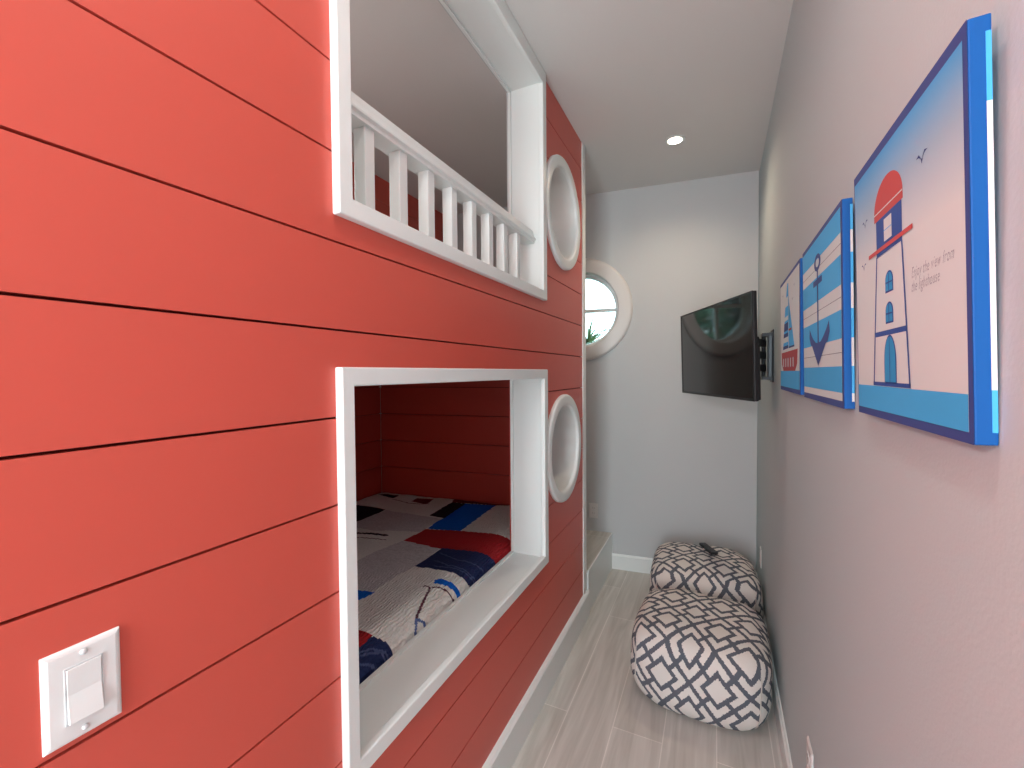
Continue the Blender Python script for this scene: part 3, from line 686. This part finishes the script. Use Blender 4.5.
# ------------------------------------------------------------------ poufs
def pouf(label, cx, cy, a, b_, c, rot, ph, uvoff=(0, 0), lean=0):
    n = 28; bm = bmesh.new(); uvl = bm.loops.layers.uv.new('UVMap')
    faces = [((1,0,0),(0,1,0),(0,0,1)), ((-1,0,0),(0,-1,0),(0,0,1)), ((0,1,0),(-1,0,0),(0,0,1)), ((0,-1,0),(1,0,0),(0,0,1)), ((0,0,1),(1,0,0),(0,1,0)), ((0,0,-1),(1,0,0),(0,-1,0))]
    cache = {}
    def shape(p):
        x, y, z = p
        # inflated square cushion: rounded corners in plan, bulging sides
        pw = 4.0
        r3 = (abs(x)**pw+abs(y)**pw+abs(z)**pw*1.0)**(1/pw)
        k = 1/r3
        X, Y, Z = x*k, y*k, z*k
        # pull the wall in towards the base and keep the bottom flat
        rr = 1 + .03*mn.noise((X*1.6+ph, Y*1.6, Z*1.6))
        X *= rr; Y *= rr
        zt = Z*(1+.05*mn.noise((X*2.1+ph, Y*2.1, 5)))
        if Z < 0: X *= 1-.13*Z*Z; Y *= 1-.13*Z*Z
        zz = c*(zt if zt > 0 else zt)
        zz = max(zz, -c*.86)
        return Vector((a*X, b_*Y + lean*zz, zz+c*.86))
    for nm, U, W in faces:
        nm, U, W = Vector(nm), Vector(U), Vector(W)
        grid = []
        for i in range(n+1):
            row = []
            for j in range(n+1):
                s, t_ = math.tan((2*i/n-1)*PI/4), math.tan((2*j/n-1)*PI/4)
                p = nm + U*s + W*t_
                key = tuple(round(q_, 5) for q_ in p)
                if key not in cache: cache[key] = bm.verts.new(shape(p))
                row.append((cache[key], (2*i/n-1), (2*j/n-1)))
            grid.append(row)
        for i in range(n):
            for j in range(n):
                quad = (grid[i][j], grid[i+1][j], grid[i+1][j+1], grid[i][j+1])
                f = bm.faces.new([q_[0] for q_ in quad]); f.smooth = True
                for lp, q_ in zip(f.loops, quad):
                    s, t_ = q_[1], q_[2]
                    if nm.z > 0: uv = (s*a, t_*b_)
                    elif nm.z < 0: uv = (s*a, t_*b_-2)
                    elif nm.y < 0: uv = (s*a, -b_-c*.85*(1-t_))
                    elif nm.y > 0: uv = (-s*a, b_+c*.85*(1-t_))
                    elif nm.x > 0: uv = (a+c*.85*(1-t_), s*b_)
                    else: uv = (-a-c*.85*(1-t_), -s*b_)
                    lp[uvl].uv = (uv[0]+uvoff[0], uv[1]+uvoff[1])
    me = bpy.data.meshes.new('cover'); bm.to_mesh(me); bm.free(); me.materials.append(M['pouf'])
    t = thing('floor_pouf', label, 'pouf', M4=Matrix.Translation((cx, cy, 0)) @ Matrix.Rotation(rot, 4, 'Z'), group=None)
    o = bpy.data.objects.new('cover', me); C.objects.link(o); o.parent = t
    # piped seams up the four corners
    for sx, sy in ((1,1),(1,-1),(-1,1),(-1,-1)):
        bm = bmesh.new(); ring_pts = []
        for k in range(15):
            zq_ = -.80+1.55*k/14; q_ = shape((sx, sy, math.tan(zq_*PI/4)))
            ring_pts.append(q_)
        rings = []
        for q_ in ring_pts: rings.append([(q_.x+.003*math.cos(w_), q_.y+.003*math.sin(w_), q_.z) for w_ in [2*PI*i/8 for i in range(8)]])
        loft(bm, rings, caps=True); obj('seam', bm, M['pouf_seam'], parent=t, smooth=True)
    return t
M['pouf_seam'] = mat('pouf_seam_cream', (.55, .51, .47), .9)
pouf('charcoal and cream lattice pouf in front, bulging fully visible on the floor', -.060, 2.210, .298, .292, .196, math.radians(-3), 3.1, (.02, .02))
P2 = pouf('charcoal and cream lattice pouf at the back corner with a remote on top', -.058, 2.86, .306, .29, .205, math.radians(3), 8.4, (.0, .05))

# remote control on the rear pouf
rm = thing('remote_control', 'black remote control lying on top of the rear pouf', 'remote control', M4=Matrix.Translation((-.030, 2.965, .380)) @ Matrix.Rotation(math.radians(26), 4, 'Z') @ Matrix.Rotation(math.radians(-2), 4, 'X'))
bm = bmesh.new(); pts = [(-.022, -.085), (.022, -.085), (.024, -.02), (.018, .02), (.022, .05), (.020, .085), (-.020, .085), (-.022, .05), (-.018, .02), (-.024, -.02)]
prism(bm, pts, 0, .016); obj('body', bm, M['rubber'], parent=rm, bevel=.004)
for r_i in range(7):
    for c_i in range(3):
        if 3 <= r_i <= 4 and c_i != 1: continue
        bm = bmesh.new(); revolve(bm, [(1e-5, .016), (.0038, .016), (.0034, .0178), (1e-5, .018)], ((c_i-1)*.0115, -.07+r_i*.022, 0), 'z', 12, closed=False); obj('button', bm, M['button'], parent=rm)

# ------------------------------------------------------------------ round window
w1 = bpy.data.objects.new('window_1', None); C.objects.link(w1); w1.matrix_basis = MB @ Matrix.Translation((WX, 0, WZ)); w1['kind'] = 'structure'
bm = bmesh.new(); revolve(bm, [(.288, 0), (.288, -.012), (.296, -.020), (.375, -.026), (.388, -.022), (.397, -.010), (.397, 0)], (0, 0, 0), 'y', 128); o = obj('window_casing', bm, M['white_c'] if 'white_c' in M else M['wall_casing'] if 'wall_casing' in M else M['outletwhite'], parent=w1); auto_smooth(o, 40)
bm = bmesh.new(); revolve(bm, [(.288, -.01), (.2925, -.01), (.2925, .16), (.288, .16)], (0, 0, 0), 'y', 128); o = obj('window_jamb', bm, M['white'], parent=w1); auto_smooth(o, 40)
bm = bmesh.new(); revolve(bm, [(.262, .085), (.266, .070), (.278, .066), (.2885, .066), (.2885, .11), (.262, .11)], (0, 0, 0), 'y', 128); o = obj('window_frame', bm, M['white'], parent=w1); auto_smooth(o, 40)
bm = bmesh.new(); box(bm, -.264, .264, .078, .106, -.013, .013); obj('muntin', bm, M['white'], parent=w1, bevel=.003)
bm = bmesh.new(); box(bm, -.013, .013, .078, .106, -.264, .264); obj('muntin', bm, M['white'], parent=w1, bevel=.003)
bm = bmesh.new(); disc(bm, (0, .092, 0), .263, 'y', 96, .004); obj('window_pane', bm, M['glass'], parent=w1)

# ------------------------------------------------------------------ outside
bm = bmesh.new(); box(bm, -12, 6, 3.8, 16, -.25, -.15); struct(obj('ground_outside', bm, M['ground']))
def palm(label, x, y, h, n, L, seed):
    rnd = random.Random(seed)
    t = thing('palm_plant', label, 'plant', loc=(x, y, -.15))
    bm = bmesh.new(); revolve(bm, [(1e-5, 0), (.05, 0), (.035, h*.5), (.03, h), (1e-5, h)], (0, 0, 0), 'z', 12, closed=False); obj('trunk', bm, M['bark'], parent=t)
    bm = bmesh.new()
    for k in range(n):
        a = rnd.uniform(0, 2*PI); up = rnd.uniform(.2, 1.3); ll = L*rnd.uniform(.6, 1.1); w = .011*rnd.uniform(.7, 1.2)
        pts = []
        for i in range(9):
            s = i/8; r_ = ll*s*math.cos(up*(1-.5*s)); z = h + ll*s*math.sin(up) - .9*ll*s*s*rnd.uniform(.8, 1)*.55
            pts.append(Vector((r_*math.cos(a), r_*math.sin(a), z)))
        side = Vector((-math.sin(a), math.cos(a), 0))
        prev = None
        for i, q_ in enumerate(pts):
            ww = w*(1-(i/8)**2)+.0008
            cur = (bm.verts.new(q_-side*ww), bm.verts.new(q_+Vector((0, 0, -.004))), bm.verts.new(q_+side*ww))
            if prev:
                bm.faces.new((prev[0], prev[1], cur[1], cur[0])); bm.faces.new((prev[1], prev[2], cur[2], cur[1]))
            prev = cur
    obj('fronds', bm, M['palmleaf'], parent=t)
palm('slender arching palm fronds outside the round window, low on the left', -1.12, 4.15, 1.93, 60, .46, 5)
def tree(label, x, y, h, rad, seed, n):
    rnd = random.Random(seed)
    t = thing('leafy_tree', label, 'tree', loc=(x, y, -.15))
    bm = bmesh.new(); revolve(bm, [(1e-5, 0), (.14, 0), (.09, h*.5), (.05, h), (1e-5, h)], (0, 0, 0), 'z', 12, closed=False)
    for k in range(8):
        a = 2*PI*k/8+rnd.uniform(-.3, .3); z0 = h*rnd.uniform(.35, .8); e = Vector((math.cos(a)*rad*.7, math.sin(a)*rad*.7, z0+rad*.5)); s0 = Vector((0, 0, z0))
        loft(bm, [[s0+Vector((.035*math.cos(w_), .035*math.sin(w_), 0)) for w_ in (0, 1.57, 3.14, 4.71)], [e+Vector((.01*math.cos(w_), .01*math.sin(w_), 0)) for w_ in (0, 1.57, 3.14, 4.71)]], caps=True)
    obj('trunk', bm, M['bark'], parent=t)
    bm = bmesh.new()
    cl = [(Vector((rnd.gauss(0, .45)*rad, rnd.gauss(0, .45)*rad, h*.75+rnd.gauss(0, .33)*rad)), rad*rnd.uniform(.25, .45)) for _ in range(26)]
    for k in range(n):
        c_, r0 = rnd.choice(cl); d = Vector((rnd.gauss(0, 1), rnd.gauss(0, 1), rnd.gauss(0, 1))).normalized()*r0*rnd.uniform(.5, 1)**.5
        ctr = c_+d; s = rnd.uniform(.04, .08); ax_ = Vector((rnd.gauss(0, 1), rnd.gauss(0, 1), rnd.gauss(0, .6))).normalized(); bx = ax_.orthogonal().normalized()
        bm.faces.new([bm.verts.new(ctr+ax_*s), bm.verts.new(ctr+bx*s*.45), bm.verts.new(ctr-ax_*s), bm.verts.new(ctr-bx*s*.45)])
    obj('foliage', bm, M['leaf'], parent=t)
tree('dark leafy tree outside, mirrored in the television screen', -3.9, 5.9, 3.3, 1.5, 3, 6000)

# ------------------------------------------------------------------ ceiling light and lighting
LX, LY = -.215, 2.734
t = thing('recessed_ceiling_light', 'small round glowing recessed downlight in the ceiling', 'ceiling light', loc=(LX, LY, H))
bm = bmesh.new(); revolve(bm, [(.040, -.001), (.040, -.004), (.052, -.003), (.056, 0), (.040, .0)], (0, 0, 0), 'z', 48); obj('trim_ring', bm, M['white'], parent=t, smooth=True)
em = bpy.data.materials.new('lamp_lens'); em.use_nodes = True; b = em.node_tree.nodes['Principled BSDF']
b.inputs['Emission Color'].default_value = (1, .86, .66, 1); b.inputs['Emission Strength'].default_value = 14
bm = bmesh.new(); disc(bm, (0, 0, -.003), .040, 'z', 48, .003); obj('lens', bm, em, parent=t)
def light(name, kind, loc, energy, color, **kw):
    d = bpy.data.lights.new(name, kind); d.energy = energy; d.color = color
    for k, v in kw.items():
        if k != 'rot': setattr(d, k, v)
    o = bpy.data.objects.new(name, d); C.objects.link(o); o.location = loc; o.rotation_euler = kw.get('rot', (0, 0, 0)); return o
light('downlight_far', 'SPOT', (LX, LY, H-.01), 25, (1, .79, .58), spot_size=math.radians(150), spot_blend=1, shadow_soft_size=.04)
light('near_fill_spot', 'SPOT', (-.20, .45, H-.01), 19, (1, .95, .90), spot_size=math.radians(165), spot_blend=1, shadow_soft_size=.05)  # added ceiling spot out of view, brightens the near walls and sill
light('doorway_light', 'AREA', (-.245, Y0+.02, 1.45), 26, (.95, .97, 1), shape='RECTANGLE', size=.70, size_y=1.6, rot=(math.radians(90), 0, 0))
light('hall_fill', 'POINT', (-.60, -.72, 1.95), 29, (1, .99, .97), shadow_soft_size=.10)  # unseen fill light added behind the camera to lift walls and ceiling
light('loft_fill', 'POINT', (-1.55, .75, ZO+.72), 5.5, (1, .97, .93), shadow_soft_size=.10)  # fill added inside the upper bunk to brighten it, no fixture modelled
light('alcove_fill', 'POINT', (-1.35, .65, ZO-.15), 1.0, (1, .95, .90), shadow_soft_size=.08)  # weak added fill for the dark lower bunk, not an actual fitting


wd = bpy.data.worlds.new('World'); bpy.context.scene.world = wd; wd.use_nodes = True
nt = wd.node_tree; bg = nt.nodes['Background']
tc = nt.nodes.new('ShaderNodeTexCoord'); sx = nt.nodes.new('ShaderNodeSeparateXYZ'); rp = nt.nodes.new('ShaderNodeValToRGB')
rp.color_ramp.elements[0].color = (.70, .90, .95, 1); rp.color_ramp.elements[0].position = 0; rp.color_ramp.elements[1].color = (.40, .72, 1, 1); rp.color_ramp.elements[1].position = .7
nt.links.new(tc.outputs['Generated'], sx.inputs[0]); nt.links.new(sx.outputs['Z'], rp.inputs[0]); nt.links.new(rp.outputs[0], bg.inputs[0]); bg.inputs[1].default_value = 4.5

# ------------------------------------------------------------------ camera
sc = bpy.context.scene
cd = bpy.data.cameras.new('camera'); cam = bpy.data.objects.new('camera', cd); C.objects.link(cam); sc.camera = cam
cd.sensor_fit = 'HORIZONTAL'; cd.sensor_width = 36; cd.lens = 430/1024*36; cd.clip_start = .02
r3 = Vector((.9049344, .42548325, -.00759873)); u3 = Vector((-.00408564, .02654211, .99963935)); f3 = Vector((-.42553148, .90457698, -.02575724))
cam.matrix_world = Matrix(((r3.x, u3.x, -f3.x, 0), (r3.y, u3.y, -f3.y, 0), (r3.z, u3.z, -f3.z, ZO), (0, 0, 0, 1)))
vs = sc.view_settings; vs.view_transform = 'Standard'; vs.look = 'None'; vs.gamma = 1; vs.use_curve_mapping = False; vs.exposure = 0.42
